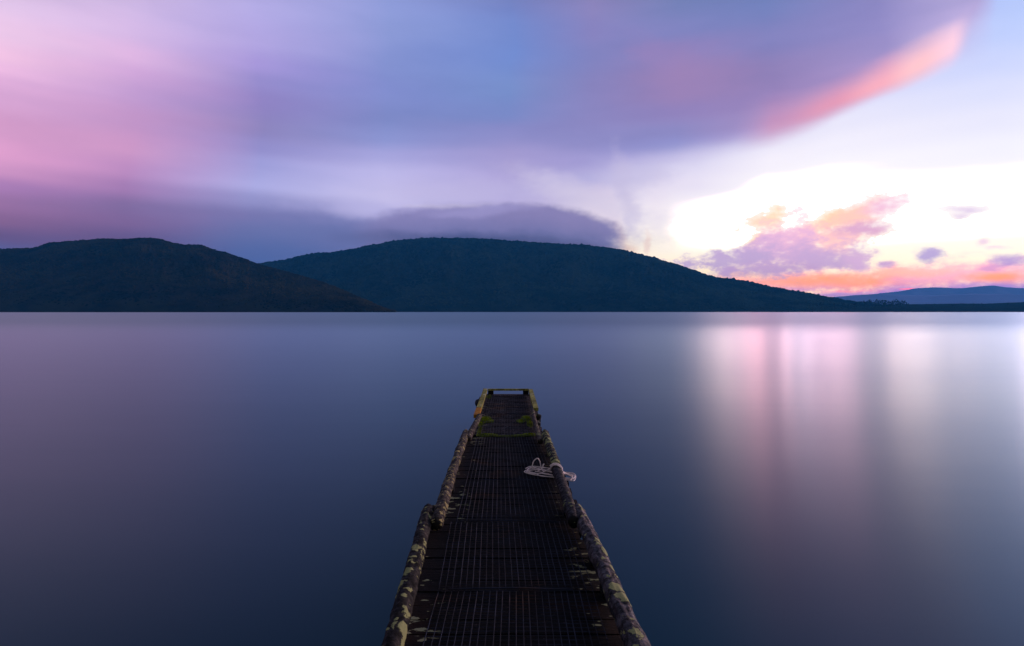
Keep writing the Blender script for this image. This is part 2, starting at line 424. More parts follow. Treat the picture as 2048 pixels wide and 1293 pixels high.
def mat_wood(name, dark, light, lichen, amount, scale=(9, 9, 3), rough=0.55, spec=0.5, flaky=0.7, pscale=9.0, rings=0.0):
    """weathered timber: grain, stains and crusts of lichen with their own colour"""
    m, M = material(name)
    o = M.n('ShaderNodeTexCoord').outputs['Object']
    g = M.noise(M.mapping(o, sc=scale), 6.0, 6.0, 0.65)
    big = M.noise(o, 2.3, 3.0, 0.5)
    col = M.mix(M.rng(g, 0.35, 0.72), dark, light)
    col = M.mix(M.rng(big, 0.4, 0.65, 0, 0.6), col, tuple(v * 0.45 for v in dark[:3]) + (1,))
    flake = M.noise(M.mapping(o, sc=(1, 1, .6)), 17.0, 6.0, 0.68)
    col = M.mix(M.rng(flake, 0.50, 0.60, 0, flaky), col, tuple(min(1, v * 1.9) for v in light[:3]) + (1,))
    if rings:
        rgn = M.noise(M.mapping(o, sc=(1.5, 16, 1.5)), 1.0, 4.0, 0.6)
        col = M.mix(M.rng(rgn, 0.50, 0.56, 0, rings), col, dark)
    wv = M.vmath('ADD', o, M.vmath('MULTIPLY', M.vmath('SUBTRACT', M.noise(o, 13, 4, .6, color=True), (.5, .5, .5)), (0.10, 0.10, 0.10)))
    lm = None
    patch = M.noise(o, 2.1, 2.0, 0.5)
    for sc_, r_, k_ in ((pscale, .40, 0.0), (pscale * 2.6, .36, 0.06)):
        vo = M.n('ShaderNodeTexVoronoi', feature='F1')
        M.set(vo.inputs['Vector'], wv)
        vo.inputs['Scale'].default_value = sc_
        vs_ = M.n('ShaderNodeSeparateColor'); M.set(vs_.inputs[0], vo.outputs['Color'])
        pick = M.rng(M.math('ADD', vs_.outputs[0], M.math('MULTIPLY', M.math('SUBTRACT', patch, 0.5), 1.2)), 1.0 - amount - k_ - .01, 1.0 - amount - k_ + .01)
        one = M.math('MULTIPLY', M.rng(vo.outputs['Distance'], r_, r_ + .06, 1.0, 0.0), pick)
        lm = one if lm is None else M.math('MAXIMUM', lm, one)
    lv = M.noise(o, 60.0, 3.0, 0.6)
    lc = M.mix(lv, tuple(v * 0.6 for v in lichen[:3]) + (1,), lichen)
    col = M.mix(lm, col, lc)
    h = M.math('ADD', M.math('MULTIPLY', g, 0.6), M.math('MULTIPLY', lm, 0.8))
    h = M.math('ADD', h, M.math('MULTIPLY', M.noise(o, 90.0, 3.0, 0.6), 0.5))
    rr = M.rng(M.noise(o, 30.0, 4.0, 0.6), 0.35, 0.65, rough - 0.18, rough + 0.25)
    rr = M.mix(lm, rr, (0.9, 0.9, 0.9, 1))
    finish(M, col, rr, bump(M, h, 0.9, 0.006), spec)
    return m

M_LOG_DARK = mat_wood('bark_dark', (0.0035, 0.0035, 0.003, 1), (0.016, 0.014, 0.0115, 1), (0.32, 0.32, 0.13, 1), 0.21, spec=0.12, rough=.75)
M_LOG_BLACK = mat_wood('bark_black', (0.003, 0.003, 0.003, 1), (0.008, 0.008, 0.007, 1), (0.24, 0.26, 0.09, 1), 0.05, spec=0.15, rough=.7)
M_LOG_GREY = mat_wood('bark_grey', (0.0028, 0.0028, 0.0028, 1), (0.040, 0.036, 0.040, 1), (0.34, 0.34, 0.14, 1), 0.19, spec=0.2, flaky=0.95, rough=.65)
M_LOG_GREEN = mat_wood('bark_green', (0.004, 0.0045, 0.0035, 1), (0.016, 0.016, 0.011, 1), (0.30, 0.31, 0.12, 1), 0.62, spec=0.12, rough=.75)
M_LOG_TAN = mat_wood('bark_tan', (0.006, 0.005, 0.004, 1), (0.060, 0.047, 0.032, 1), (0.34, 0.28, 0.11, 1), 0.36, spec=0.15, flaky=0.9, rough=.75, rings=0.9)
M_POLE = mat_wood('bare_pole', (0.014, 0.011, 0.009, 1), (0.055, 0.042, 0.033, 1), (0.28, 0.26, 0.12, 1), 0.08, spec=0.15, rough=.8)
M_RAIL = mat_wood('rail_board', (0.15, 0.14, 0.025, 1), (0.38, 0.35, 0.09, 1), (0.55, 0.52, 0.30, 1), 0.10, spec=0.12, flaky=.3, rough=.8)
M_RAIL_ORANGE = mat_wood('rail_orange', (0.26, 0.10, 0.006, 1), (0.48, 0.21, 0.015, 1), (0.2, 0.2, 0.08, 1), -0.4, spec=0.12, flaky=.2, rough=.8)
M_BLOCK = mat_wood('block_black', (0.004, 0.004, 0.004, 1), (0.010, 0.010, 0.009, 1), (0.10, 0.12, 0.05, 1), -0.4, spec=0.1)
M_PILE = mat_wood('pile_wet', (0.006, 0.006, 0.004, 1), (0.02, 0.02, 0.012, 1), (0.24, 0.22, 0.03, 1), 0.15, spec=0.2)

def mat_plank(name, dark, light, lichen_amt, dusty):
    m, M = material(name)
    tcn = M.n('ShaderNodeTexCoord')
    o = tcn.outputs['Object']
    g = M.noise(M.mapping(o, sc=(2.0, 30, 10)), 4.0, 6.0, 0.65)
    col = M.mix(M.rng(g, 0.4, 0.75), dark, light)
    rust = M.noise(o, 3.0, 3.0, 0.6)
    col = M.mix(M.rng(rust, 0.56, 0.72, 0, 0.55), col, (0.022, 0.009, 0.004, 1))
    s = M.n('ShaderNodeSeparateXYZ'); M.set(s.inputs[0], o)
    side = M.rng(M.math('ABSOLUTE', s.outputs[0]), 0.30, 0.40)          # lichen grows beside the logs
    ln = M.noise(M.mapping(o, sc=(1.0, 1.8, 1)), 11.0, 4.0, 0.55)
    ln = M.math('ADD', ln, M.math('MULTIPLY', M.math('SUBTRACT', M.noise(o, 1.5, 2.0, .5), 0.5), 0.5))
    lm = M.math('MULTIPLY', M.rng(ln, 0.62 - lichen_amt, 0.66 - lichen_amt), side)
    lc = M.mix(M.noise(o, 5.0, 2, .5), (0.26, 0.32, 0.18, 1), (0.34, 0.28, 0.15, 1))
    col = M.mix(lm, col, lc)
    dn = M.noise(M.mapping(o, sc=(1, 3, 1)), 22.0, 5.0, 0.7)
    col = M.mix(M.rng(dn, 0.62 - .08 * (dusty > .5), 0.72 - .04 * (dusty > .5), 0, dusty), col, (0.34, 0.28, 0.31, 1))
    h = M.math('ADD', g, M.math('MULTIPLY', M.noise(o, 70.0, 4.0, 0.7), 0.7))
    finish(M, col, 0.85, bump(M, h, 1.0, 0.006), 0.12)
    return m
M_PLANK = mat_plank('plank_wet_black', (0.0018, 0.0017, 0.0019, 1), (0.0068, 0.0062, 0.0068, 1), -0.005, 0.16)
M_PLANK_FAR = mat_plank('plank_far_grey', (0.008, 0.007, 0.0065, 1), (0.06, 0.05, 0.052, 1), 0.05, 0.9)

m, M = material('galvanised_wire')
o = M.n('ShaderNodeTexCoord').outputs['Object']
w1 = M.noise(o, 6.0, 4.0, 0.6)
col = M.mix(M.rng(w1, 0.35, 0.65), (0.006, 0.009, 0.015, 1), (0.020, 0.028, 0.050, 1))
col = M.mix(M.rng(M.noise(o, 2.2, 3.0, .6), 0.55, 0.7), col, (0.06, 0.03, 0.015, 1))
finish(M, col, 0.7, None, 0.15, 0.0)
M_WIRE = m

m, M = material('moss')
o = M.n('ShaderNodeTexCoord').outputs['Object']
col = M.mix(M.noise(o, 30.0, 4, .6), (0.05, 0.10, 0.004, 1), (0.30, 0.38, 0.015, 1))
finish(M, col, 0.9, bump(M, M.noise(o, 120, 3, .6), 1.0, 0.01), 0.1)
M_MOSS = m

m, M = material('rope_nylon')
o = M.n('ShaderNodeTexCoord').outputs['Object']
col = M.mix(M.noise(o, 50.0, 3, .6), (0.62, 0.47, 0.43, 1), (0.90, 0.76, 0.70, 1))
finish(M, col, 0.7, bump(M, M.noise(o, 300, 2, .5), 0.5, 0.002), 0.3)
M_ROPE = m

m, M = material('black_rubber')
o = M.n('ShaderNodeTexCoord').outputs['Object']
finish(M, M.mix(M.noise(o, 30, 3, .6), (0.006, 0.007, 0.010, 1), (0.02, 0.02, 0.026, 1)), 0.6, None, 0.4)
M_RUBBER = m

# lake water smoothed by a long exposure: broad, vertically drawn reflections
m, M = material('lake_water')
geo = M.n('ShaderNodeNewGeometry')
pos = geo.outputs['Position']
sepw0 = M.n('ShaderNodeSeparateXYZ'); M.set(sepw0.inputs[0], pos)
lane = M.noise(M.mapping(pos, sc=(0.0006, 0.006, 1)), 1.0, 4.0, 0.6)
lane2 = M.noise(M.mapping(pos, sc=(0.03, 0.16, 1)), 1.0, 4.0, 0.55)
far = M.rng(M.math('ADD', sepw0.outputs[1], M.math('MULTIPLY', lane, 80.0)), 70.0, 150.0)
rg = M.math('ADD', M.math('ADD', 0.282, M.math('MULTIPLY', far, 0.09)), M.rng(lane2, 0.3, 0.7, -0.008, 0.008))
tan = M.n('ShaderNodeCombineXYZ'); tan.inputs[1].default_value = 1.0
hs = M.noise(M.mapping(pos, sc=(0.3, 2.2, 1)), 1.0, 4.0, 0.6, color=True)
# faint ripples; normals tilted towards the pier so the water reflects higher sky
nv = M.vmath('ADD', M.vmath('MULTIPLY', M.vmath('SUBTRACT', hs, (.5, .5, .5)), (.003, .014, 0)), (0, -0.03, 1))
tl = M.n('ShaderNodeCombineXYZ'); M.set(tl.inputs[1], M.math('MULTIPLY', far, -0.03))  # further tilt added to far water for the same reflection
nrm = M.vmath('NORMALIZE', M.vmath('ADD', nv, tl.outputs[0]))
gl = M.n('ShaderNodeBsdfAnisotropic')
gl.inputs['Color'].default_value = (0.70, 0.84, 0.93, 1)
M.set(gl.inputs['Roughness'], rg)
gl.inputs['Anisotropy'].default_value = -0.42
M.set(gl.inputs['Normal'], nrm); M.set(gl.inputs['Tangent'], tan.outputs[0])
df = M.n('ShaderNodeBsdfDiffuse'); df.inputs['Color'].default_value = (0.000, 0.034, 0.064, 1)
fr = M.n('ShaderNodeFresnel'); fr.inputs['IOR'].default_value = 1.39; M.set(fr.inputs['Normal'], nrm)
ms = M.n('ShaderNodeMixShader'); M.set(ms.inputs[0], fr.outputs[0]); M.set(ms.inputs[1], df.outputs[0]); M.set(ms.inputs[2], gl.outputs[0])
wo_ = M.n('ShaderNodeOutputMaterial'); M.set(wo_.inputs['Surface'], ms.outputs[0])
M_WATER = m

def mat_hill(name, c1, c2, c3, s):
    m, M = material(name)
    p = M.n('ShaderNodeNewGeometry').outputs['Position']
    a = M.noise(M.mapping(p, sc=(s, s, s * 2.0)), 1.0, 8.0, 0.62)
    b = M.noise(M.mapping(p, sc=(s * .22, s * .22, s * .5)), 1.0, 4.0, 0.6)
    col = M.mix(M.rng(a, 0.35, 0.68), c1, c2)
    col = M.mix(M.rng(b, 0.5, 0.66, 0, 0.8), col, c3)
    finish(M, col, 0.95, None, 0.0)
    return m
M_HILL_NEAR = mat_hill('hill_scrub', (0.008, 0.008, 0.007, 1), (0.026, 0.020, 0.013, 1), (0.028, 0.026, 0.010, 1), 0.012)
M_HILL_MAIN = mat_hill('hill_forest', (0.005, 0.010, 0.008, 1), (0.020, 0.028, 0.020, 1), (0.022, 0.032, 0.024, 1), 0.008)
M_HILL_FAR = mat_hill('mountain_far', (0.22, 0.25, 0.50, 1), (0.26, 0.29, 0.55, 1), (0.23, 0.26, 0.50, 1), 0.0012)  # haze blue put into the base colour of the far ranges
M_HILL_LOW = mat_hill('terrace_scrub', (0.006, 0.009, 0.007, 1), (0.018, 0.022, 0.013, 1), (0.014, 0.020, 0.014, 1), 0.02)
M_SHORE = mat_hill('shore_gravel', (0.04, 0.022, 0.022, 1), (0.09, 0.055, 0.05, 1), (0.06, 0.035, 0.033, 1), 0.05)

def mat_leaf(name, a, b):
    m, M = material(name)
    p = M.n('ShaderNodeNewGeometry')
    oi = M.n('ShaderNodeObjectInfo')
    n1 = M.noise(p.outputs['Position'], 0.012, 7.0, 0.7)
    n2 = M.noise(p.outputs['Position'], 0.0022, 4.0, 0.6)  # broad patches put the shading of the slope's folds into the colour
    n1 = M.math('ADD', M.math('MULTIPLY', n1, 0.35), M.math('MULTIPLY', n2, 0.75))
    col = M.mix(M.rng(n1, 0.46, 0.66), a, b)
    finish(M, col, 0.95, None, 0.0)
    return m
M_CANOPY = mat_leaf('canopy_leaves', (0.003, 0.009, 0.007, 1), (0.026, 0.042, 0.026, 1))
M_SCRUB = mat_leaf('scrub_leaves', (0.004, 0.0045, 0.004, 1), (0.040, 0.034, 0.012, 1))
M_TREE = mat_leaf('tree_leaves', (0.010, 0.016, 0.012, 1), (0.035, 0.045, 0.028, 1))
m, M = material('tree_bark')
finish(M, M.mix(M.noise(M.n('ShaderNodeTexCoord').outputs['Object'], 3, 3, .6), (0.03, 0.025, 0.02, 1), (0.09, 0.08, 0.07, 1)), 0.9, None, 0.1)
M_BARK = m

# ------------------------------------------------------------------ object helpers
def mesh_obj(name, verts, faces, mat, parent=None, smooth=False, loc=None):
    me = bpy.data.meshes.new(name)
    if isinstance(verts, np.ndarray):
        nv, nf = len(verts), len(faces)
        k = faces.shape[1]
        me.vertices.add(nv); me.vertices.foreach_set('co', verts.astype(np.float32).ravel())
        me.loops.add(nf * k); me.loops.foreach_set('vertex_index', faces.astype(np.int32).ravel())
        me.polygons.add(nf)
        me.polygons.foreach_set('loop_start', np.arange(0, nf * k, k, dtype=np.int32))
        me.update(calc_edges=True)
        me.validate()
    else:
        me.from_pydata([tuple(v) for v in verts], [], faces)
        me.update()
    me.materials.append(mat)
    if smooth:
        me.polygons.foreach_set('use_smooth', [True] * len(me.polygons))
    ob = bpy.data.objects.new(name, me)
    scene.collection.objects.link(ob)
    if parent is not None:
        ob.parent = parent
    if loc is not None:
        ob.location = loc
    return ob

def tag(o, label=None, cat=None, group=None, kind=None):
    if label: o['label'] = label
    if cat: o['category'] = cat
    if group: o['group'] = group
    if kind: o['kind'] = kind
    return o

def interp(tab, x):
    if x <= tab[0][0]: return tab[0][1]
    for (x0, y0), (x1, y1) in zip(tab, tab[1:]):
        if x <= x1:
            t = (x - x0) / (x1 - x0)
            return y0 + (y1 - y0) * t
    return tab[-1][1]

class Geo:
    def __init__(s): s.v = []; s.f = []
    def add(s, v, f):
        b = len(s.v); s.v += [tuple(q) for q in v]; s.f += [tuple(i + b for i in q) for q in f]
    def box(s, c, d, rz=0.0, jit=0.0):
        cx, cy, cz = c; w, l, h = d[0] / 2, d[1] / 2, d[2] / 2
        vs_ = []
        ca, sa = math.cos(rz), math.sin(rz)
        for sx, sy, sz in ((-1,-1,-1),(1,-1,-1),(1,1,-1),(-1,1,-1),(-1,-1,1),(1,-1,1),(1,1,1),(-1,1,1)):
            x, y, z = sx * w + random.uniform(-jit, jit), sy * l + random.uniform(-jit, jit), sz * h + random.uniform(-jit, jit)
            vs_.append((cx + x * ca - y * sa, cy + x * sa + y * ca, cz + z))
        s.add(vs_, [(0,3,2,1),(4,5,6,7),(0,1,5,4),(1,2,6,5),(2,3,7,6),(3,0,4,7)])
    def tube(s, pts, r, seg=8, caps=True):
        n = len(pts); ring = []
        up = Vector((0, 0, 1))
        b = len(s.v)
        for i, p in enumerate(pts):
            t = (pts[min(i + 1, n - 1)] - pts[max(i - 1, 0)]).normalized()
            u = t.cross(up)
            if u.length < 1e-3: u = t.cross(Vector((1, 0, 0)))
            u.normalize(); w = u.cross(t)
            rr = r[i] if isinstance(r, (list, tuple)) else r
            for k in range(seg):
                a = 2 * math.pi * k / seg
                s.v.append(tuple(p + (u * math.cos(a) + w * math.sin(a)) * rr))
        for i in range(n - 1):
            for k in range(seg):
                a, c = b + i * seg + k, b + i * seg + (k + 1) % seg
                s.f.append((a, c, c + seg, a + seg))
        if caps:
            s.f.append(tuple(b + k for k in range(seg))[::-1])
            s.f.append(tuple(b + (n - 1) * seg + k for k in range(seg)))
    def build(s, name, mat, parent=None, smooth=False):
        return mesh_obj(name, s.v, s.f, mat, parent, smooth)

def local(parent, pts):
    return [Vector(p) - parent.location for p in pts]

# ------------------------------------------------------------------ lake
lk = Geo()
xs = [-60000, -20000, -6000, -1500, -200, -30, 0, 30, 200, 1500, 6000, 20000, 60000]
ys = [-3000, -500, -50, 0, 4, 10, 30, 100, 400, 1500, 5000, 15000, 33500]
for j, y in enumerate(ys):
    for x in xs:
        lk.v.append((x, y, 0.0))
nx = len(xs)
for j in range(len(ys) - 1):
    for i in range(nx - 1):
        a = j * nx + i
        lk.f.append((a, a + 1, a + nx + 1, a + nx))
tag(lk.build('water', M_WATER), 'smooth dusk lake water reflecting the purple and pink sky', 'water', kind='structure')

# ------------------------------------------------------------------ hills
def smooth_tab(tab, x, w=6):
    return (interp(tab, x - w) + interp(tab, x) + interp(tab, x + w)) / 3

def terrain(name, ridge, x0, x1, dx, shore, crest, mat, label, ns=46, gully=0.16, gscale=6.0, seed=0.0, p=0.8, back=0.6, rough=0.0):
    """a hill between shore(x) and crest(x) metres away whose crest follows the skyline"""
    cols = int((x1 - x0) / dx) + 1
    V = []; surf = []
    nb = 6
    for i in range(cols):
        x = x0 + (x1 - x0) * i / (cols - 1)
        ya = smooth_tab(ridge, x)
        Ds, Dr = shore(x), crest(x)
        u = (x - CX) / F
        er = max((HY - ya) / F, 0.0002)
        row = []
        for k in range(ns + 1):
            s = k / ns
            D = Ds + (Dr - Ds) * s
            g = noise.fractal(Vector((u * gscale * 3 + seed, s * 1.6 + seed, 3.1)), 0.9, 2.1, 6)
            g2 = noise.fractal(Vector((u * gscale * 14 + seed, s * 9 + seed, 7.7)), 0.8, 2.1, 4)
            e = er * (s ** p) * (1 + (gully * g + gully * 0.35 * g2) * math.sin(math.pi * min(1, s * 1.02)) )
            e = min(e, er * (0.995 if k < ns else 1.0))
            if rough:
                e += rough / F * noise.fractal(Vector((x * 0.22, s * 30, seed)), 0.6, 2.2, 3) * min(1, s * 6)
            z = e * D + CAMZ * min(1, s * 8)
            if k == 0: z = -1.5
            row.append((u * D, D, z))
        surf.append(row)
        zr = row[-1][2]
        ext = list(row)
        for k in range(1, nb + 1):
            D = Dr + (Dr - Ds) * back * k / nb
            ext.append((u * Dr * (1 + 0.02 * k), D, zr * (1 - (k / nb) ** 1.3) - (1.5 if k == nb else 0)))
        V += ext
    m_ = ns + 1 + nb
    Fc = []
    for i in range(cols - 1):
        for k in range(m_ - 1):
            a = i * m_ + k
            Fc.append((a, a + m_, a + m_ + 1, a + 1))
    ob = mesh_obj(name, np.array(V), np.array(Fc), mat, None, True)
    tag(ob, label, 'hill', kind='structure')
    return np.array(surf)

# skyline heights in photo pixels
RIDGE_LEFT = [(-260,500),(-120,505),(0,499),(20,498),(70,497),(85,492),(100,486),(160,482),(210,478),(250,479),(290,476),(318,478),(350,487),(370,491),(385,490),(404,490),
              (418,496),(440,504),(448,503),(470,512),(490,518),(505,524),(525,531),(560,540),(600,552),(640,563),(680,578),(705,590),(730,600),(755,611),(775,620),(790,623)]
RIDGE_MAIN = [(440,545),(500,532),(527,527),(570,521),(600,513),(640,506),(660,507),(700,500),(740,492),(790,482),(850,477),(900,477),(960,478),(1010,482),(1060,485),(1120,489),
              (1170,491),(1220,497),(1260,504),(1310,517),(1350,529),(1385,541),(1420,553),(1450,558),(1490,562),(1520,570),(1560,578),(1600,585),(1640,592),(1680,600),(1720,606),(1760,610),(1800,614),(1860,618),(1920,622)]
RIDGE_FAR = [(1560,604),(1640,599),(1700,592),(1730,591),(1770,586),(1800,583),(1830,577),(1870,575),(1920,577),(1960,573),(1985,571),(2010,575),(2048,577),(2120,580),(2250,590),(2400,606)]
RIDGE_FAR2 = [(1620,602),(1670,594),(1720,590),(1760,588),(1850,592),(1950,588),(2048,590),(2200,596),(2350,610)]
RIDGE_LOW = [(1640,621),(1690,612),(1740,609),(1800,609),(1860,608.5),(1930,607.5),(1970,608),(2010,606),(2060,604.5),(2200,602),(2400,600)]

S_left = terrain('hill', RIDGE_LEFT, -260, 790, 1.5, lambda x: 2450 - 0.3 * max(0, x - 500), lambda x: interp([(-260, 3600), (500, 3450), (640, 3000), (790, 2500)], x), M_HILL_NEAR,
                 'nearer dark scrubby hill on the left shore with a flat bumpy top', gully=0.13, gscale=5.0, seed=1.3, p=0.62, rough=0.9)
S_main = terrain('mountain', RIDGE_MAIN, 440, 1920, 1.5, lambda x: 4300.0, lambda x: interp([(440, 6200), (900, 6400), (1500, 5600), (1920, 4700)], x), M_HILL_MAIN,
                 'broad dark forested mountain whose summit touches the cap cloud', ns=60, gully=0.20, gscale=5.0, seed=5.1, p=0.66, rough=0.5)
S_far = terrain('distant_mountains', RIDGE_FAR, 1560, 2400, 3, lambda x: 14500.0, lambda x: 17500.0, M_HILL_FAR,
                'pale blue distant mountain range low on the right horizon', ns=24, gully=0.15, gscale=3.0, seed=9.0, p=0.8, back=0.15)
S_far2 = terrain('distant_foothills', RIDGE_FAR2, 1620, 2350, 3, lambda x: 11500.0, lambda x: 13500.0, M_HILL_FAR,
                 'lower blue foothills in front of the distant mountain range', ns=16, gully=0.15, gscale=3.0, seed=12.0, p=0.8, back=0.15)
S_low = terrain('shore_terrace', RIDGE_LOW, 1640, 2400, 1.5, lambda x: 4150.0, lambda x: 5200.0, M_HILL_LOW,
                'low flat scrub covered terrace along the right shore', ns=24, gully=0.10, gscale=8.0, seed=15.0, p=0.55, back=0.3, rough=0.35)

# pale strips of beach at the waterline
def beach(xa, xb, D, h, label):
    g = Geo(); n = 40
    for i in range(n + 1):
        x = xa + (xb - xa) * i / n
        u = (x - CX) / F
        k = math.sin(math.pi * i / n) ** 0.5 * (0.75 + 0.4 * noise.noise(Vector((x * 0.1, 0, 0))))
        g.v += [(u * (D - 12), D - 12, -0.6), (u * D, D, 0.2 + h * k), (u * (D + 30), D + 30, 0.1 + h * k)]
    for i in range(n):
        for k in range(2):
            a = i * 3 + k
            g.f.append((a, a + 3, a + 4, a + 1))
    tag(g.build('beach', M_SHORE), label, 'beach', kind='structure')
beach(1462, 1522, 4250, 6.0, 'small pale beach at the foot of the long mountain slope')
beach(1690, 2380, 4120, 9.0, 'brownish gravel shore under the low terrace on the right')

# ------------------------------------------------------------------ forest canopy on the slopes (nobody could count it)
PHI = (1 + 5 ** 0.5) / 2
ICO_V = np.array([(-1,PHI,0),(1,PHI,0),(-1,-PHI,0),(1,-PHI,0),(0,-1,PHI),(0,1,PHI),(0,-1,-PHI),(0,1,-PHI),(PHI,0,-1),(PHI,0,1),(-PHI,0,-1),(-PHI,0,1)]) / math.sqrt(1 + PHI * PHI)
ICO_F = np.array([(0,11,5),(0,5,1),(0,1,7),(0,7,10),(0,10,11),(1,5,9),(5,11,4),(11,10,2),(10,7,6),(7,1,8),(3,9,4),(3,4,2),(3,2,6),(3,6,8),(3,8,9),(4,9,5),(2,4,11),(6,2,10),(8,6,7),(9,8,1)])
def canopy(name, surf, n, rmin, rmax, mat, label, xfrac=(0.0, 1.0), ridge_n=0, ridge_r=(6, 12), sink=0.35, smin=0.02):
    ci, si = surf.shape[0] - 1, surf.shape[1] - 1
    fx = rng.uniform(xfrac[0], xfrac[1], n) * ci
    fs_ = (smin + (1 - smin) * rng.random(n) ** 0.8) * si
    r = rng.uniform(rmin, rmax, n)
    if ridge_n:
        fx = np.concatenate([fx, rng.uniform(xfrac[0], xfrac[1], ridge_n) * ci])
        fs_ = np.concatenate([fs_, rng.uniform(0.985, 1.0, ridge_n) * si])
        r = np.concatenate([r, rng.uniform(*ridge_r, ridge_n)])
    i0 = np.clip(fx.astype(int), 0, ci - 1); k0 = np.clip(fs_.astype(int), 0, si - 1)
    a = (fx - i0)[:, None]; b = (fs_ - k0)[:, None]
    p = (surf[i0, k0] * (1 - a) * (1 - b) + surf[i0 + 1, k0] * a * (1 - b) + surf[i0, k0 + 1] * (1 - a) * b + surf[i0 + 1, k0 + 1] * a * b)
    N = len(r)
    sc = np.stack([r * rng.uniform(.8, 1.2, N), r * rng.uniform(.8, 1.2, N), r * rng.uniform(.6, 1.15, N)], 1)
    base = ICO_V[None] * (1 + rng.uniform(-.28, .28, (N, 12, 1)))
    v = p[:, None] + base * sc[:, None]
    v[..., 2] -= (r * sink)[:, None]
    f = ICO_F[None] + (np.arange(N) * 12)[:, None, None]
    ob = mesh_obj(name, v.reshape(-1, 3), f.reshape(-1, 3), mat, None, False)
    tag(ob, label, 'forest', kind='stuff')
canopy('scrub', S_left, 16000, 3, 7.5, M_SCRUB, 'dark scrub and bush covering the nearer left hill', ridge_n=700, ridge_r=(4, 9), sink=0.3)
canopy('forest', S_main, 24000, 7, 15, M_CANOPY, 'dense forest canopy covering the broad mountain', ridge_n=900, ridge_r=(9, 22), sink=0.3)
canopy('terrace_scrub', S_low, 3500, 5, 11, M_CANOPY, 'dark scrub covering the low terrace on the right shore', ridge_n=200, ridge_r=(4, 8), sink=0.75)
canopy('shore_bush', S_main[:, :14], 2200, 6, 12, M_CANOPY, 'fringe of bush along the foot of the mountain', xfrac=(0.25, 0.97), sink=0.3)

# ------------------------------------------------------------------ trees that stand out on the far shore
def make_tree(h, spread, nclump, flat, seed):
    rd = random.Random(seed)
    root = bpy.data.objects.new('shore_tree', None)
    scene.collection.objects.link(root)
    tr = Geo()
    lean = rd.uniform(-.06, .06)
    tr.tube([Vector((0, 0, -2)), Vector((lean * h * .3, 0, h * .35)), Vector((lean * h, 0, h * .8))], [h * .022, h * .016, h * .006], 7)
    tips = []
    for k in range(7):
        z0 = h * rd.uniform(.3, .65); a = rd.uniform(0, 6.28); L = spread * rd.uniform(.5, .95)
        q = Vector((lean * z0 + math.cos(a) * L, math.sin(a) * L, z0 + L * rd.uniform(.4, .9)))
        tr.tube([Vector((lean * z0, 0, z0)), q], [h * .009, h * .003], 5)
        tips.append(q)
    tr.build('trunk', M_BARK, root)
    cr = Geo()
    cents = list(tips)
    while len(cents) < nclump:
        a = rd.uniform(0, 6.28); rr = spread * math.sqrt(rd.random())
        z = h * rd.uniform(.42, 1.0)
        lim = math.sqrt(max(0.05, 1 - ((z / h - .68) / .36) ** 2)) if not flat else (1.0 if z > h * .6 else .5)
        cents.append(Vector((math.cos(a) * rr * lim, math.sin(a) * rr * lim, z)))
    for c in cents:
        R0 = spread * rd.uniform(.16, .30)
        for k in range(26):
            d = Vector((rd.gauss(0, 1), rd.gauss(0, 1), rd.gauss(0, .7)))
            d = d.normalized() * R0 * rd.random() ** .4
            n_ = Vector((rd.gauss(0, 1), rd.gauss(0, 1), rd.gauss(0, 1))).normalized()
            u = n_.orthogonal().normalized(); w = n_.cross(u)
            s = spread * rd.uniform(.09, .16)
            q = c + d
            cr.add([q + u * s, q + w * s * .7, q - u * s, q - w * s * .7], [(0, 1, 2, 3)])
    cr.build('crown', M_TREE, root)
    return root
def copy_tree(o, parent=None):
    c = o.copy(); scene.collection.objects.link(c); c.parent = parent
    for ch in list(o.children):
        copy_tree(ch, c)
    return c
protos = [make_tree(27, 8.5, 20, False, 1), make_tree(30, 7.5, 18, True, 2), make_tree(24, 10, 22, True, 3)]
used = [False] * 3
spots = []
for x in np.linspace(1722, 1808, 17):
    spots.append((float(x) + random.uniform(-2, 2), random.uniform(.85, 1.12) * (1.0 if x < 1790 else .95)))
spots += [(1686, .62), (1697, .7), (1708, .68), (1715, .75), (1668, .5), (1814, .66), (1641, .48), (1612, .45)]
spots += [(1868, .5), (1905, .5), (1963, .55), (2016, .5), (2040, .5), (1948, .46)]
for i, (x, s) in enumerate(spots):
    k = i % 3
    t = protos[k] if not used[k] else copy_tree(protos[k])
    used[k] = True
    D = 4560 + random.uniform(-30, 60)
    u = (x - CX) / F
    # stand on the ground of the slope
    gz = (HY - interp(RIDGE_LOW, x)) / F * D * ((D - 4150) / 1050) ** .55 if x > 1690 else (HY - interp(RIDGE_MAIN, x)) / F * D * 0.42
    t.location = (u * D, D, gz - 1)
    t.rotation_euler = (0, 0, random.uniform(0, 6.28))
    t.scale = (s * 2.2, s * 2.2, s * 2.15)
    ORD = ['leftmost', 'second from left', 'third from left', 'fourth from left', 'fifth from left', 'second from right', 'rightmost']
    if 1716 < x < 1812:
        lab, grp = 'tall dark tree in the clump standing against the distant blue mountains', 'tall trees of the clump on the far right shore'
    elif x < 1716:
        lab, grp = 'small shore tree left of the tall clump, ' + ORD[sorted(q[0] for q in spots if q[0] < 1716).index(x)] + ' of its row' if x < 1716 else '', 'small shore trees left of the tall clump'
    else:
        lab, grp = 'small lone tree on the low terrace, ' + ORD[sorted(q[0] for q in spots if q[0] > 1812).index(x)] + ' one', 'small trees on the low terrace'
    tag(t, lab, 'tree', grp)

# ------------------------------------------------------------------ the pier
pier = bpy.data.objects.new('pier', None)
scene.collection.objects.link(pier)
pier.location = (0, 0, 0)
tag(pier, 'narrow old timber jetty with wire mesh deck and mossy log edges', 'jetty')

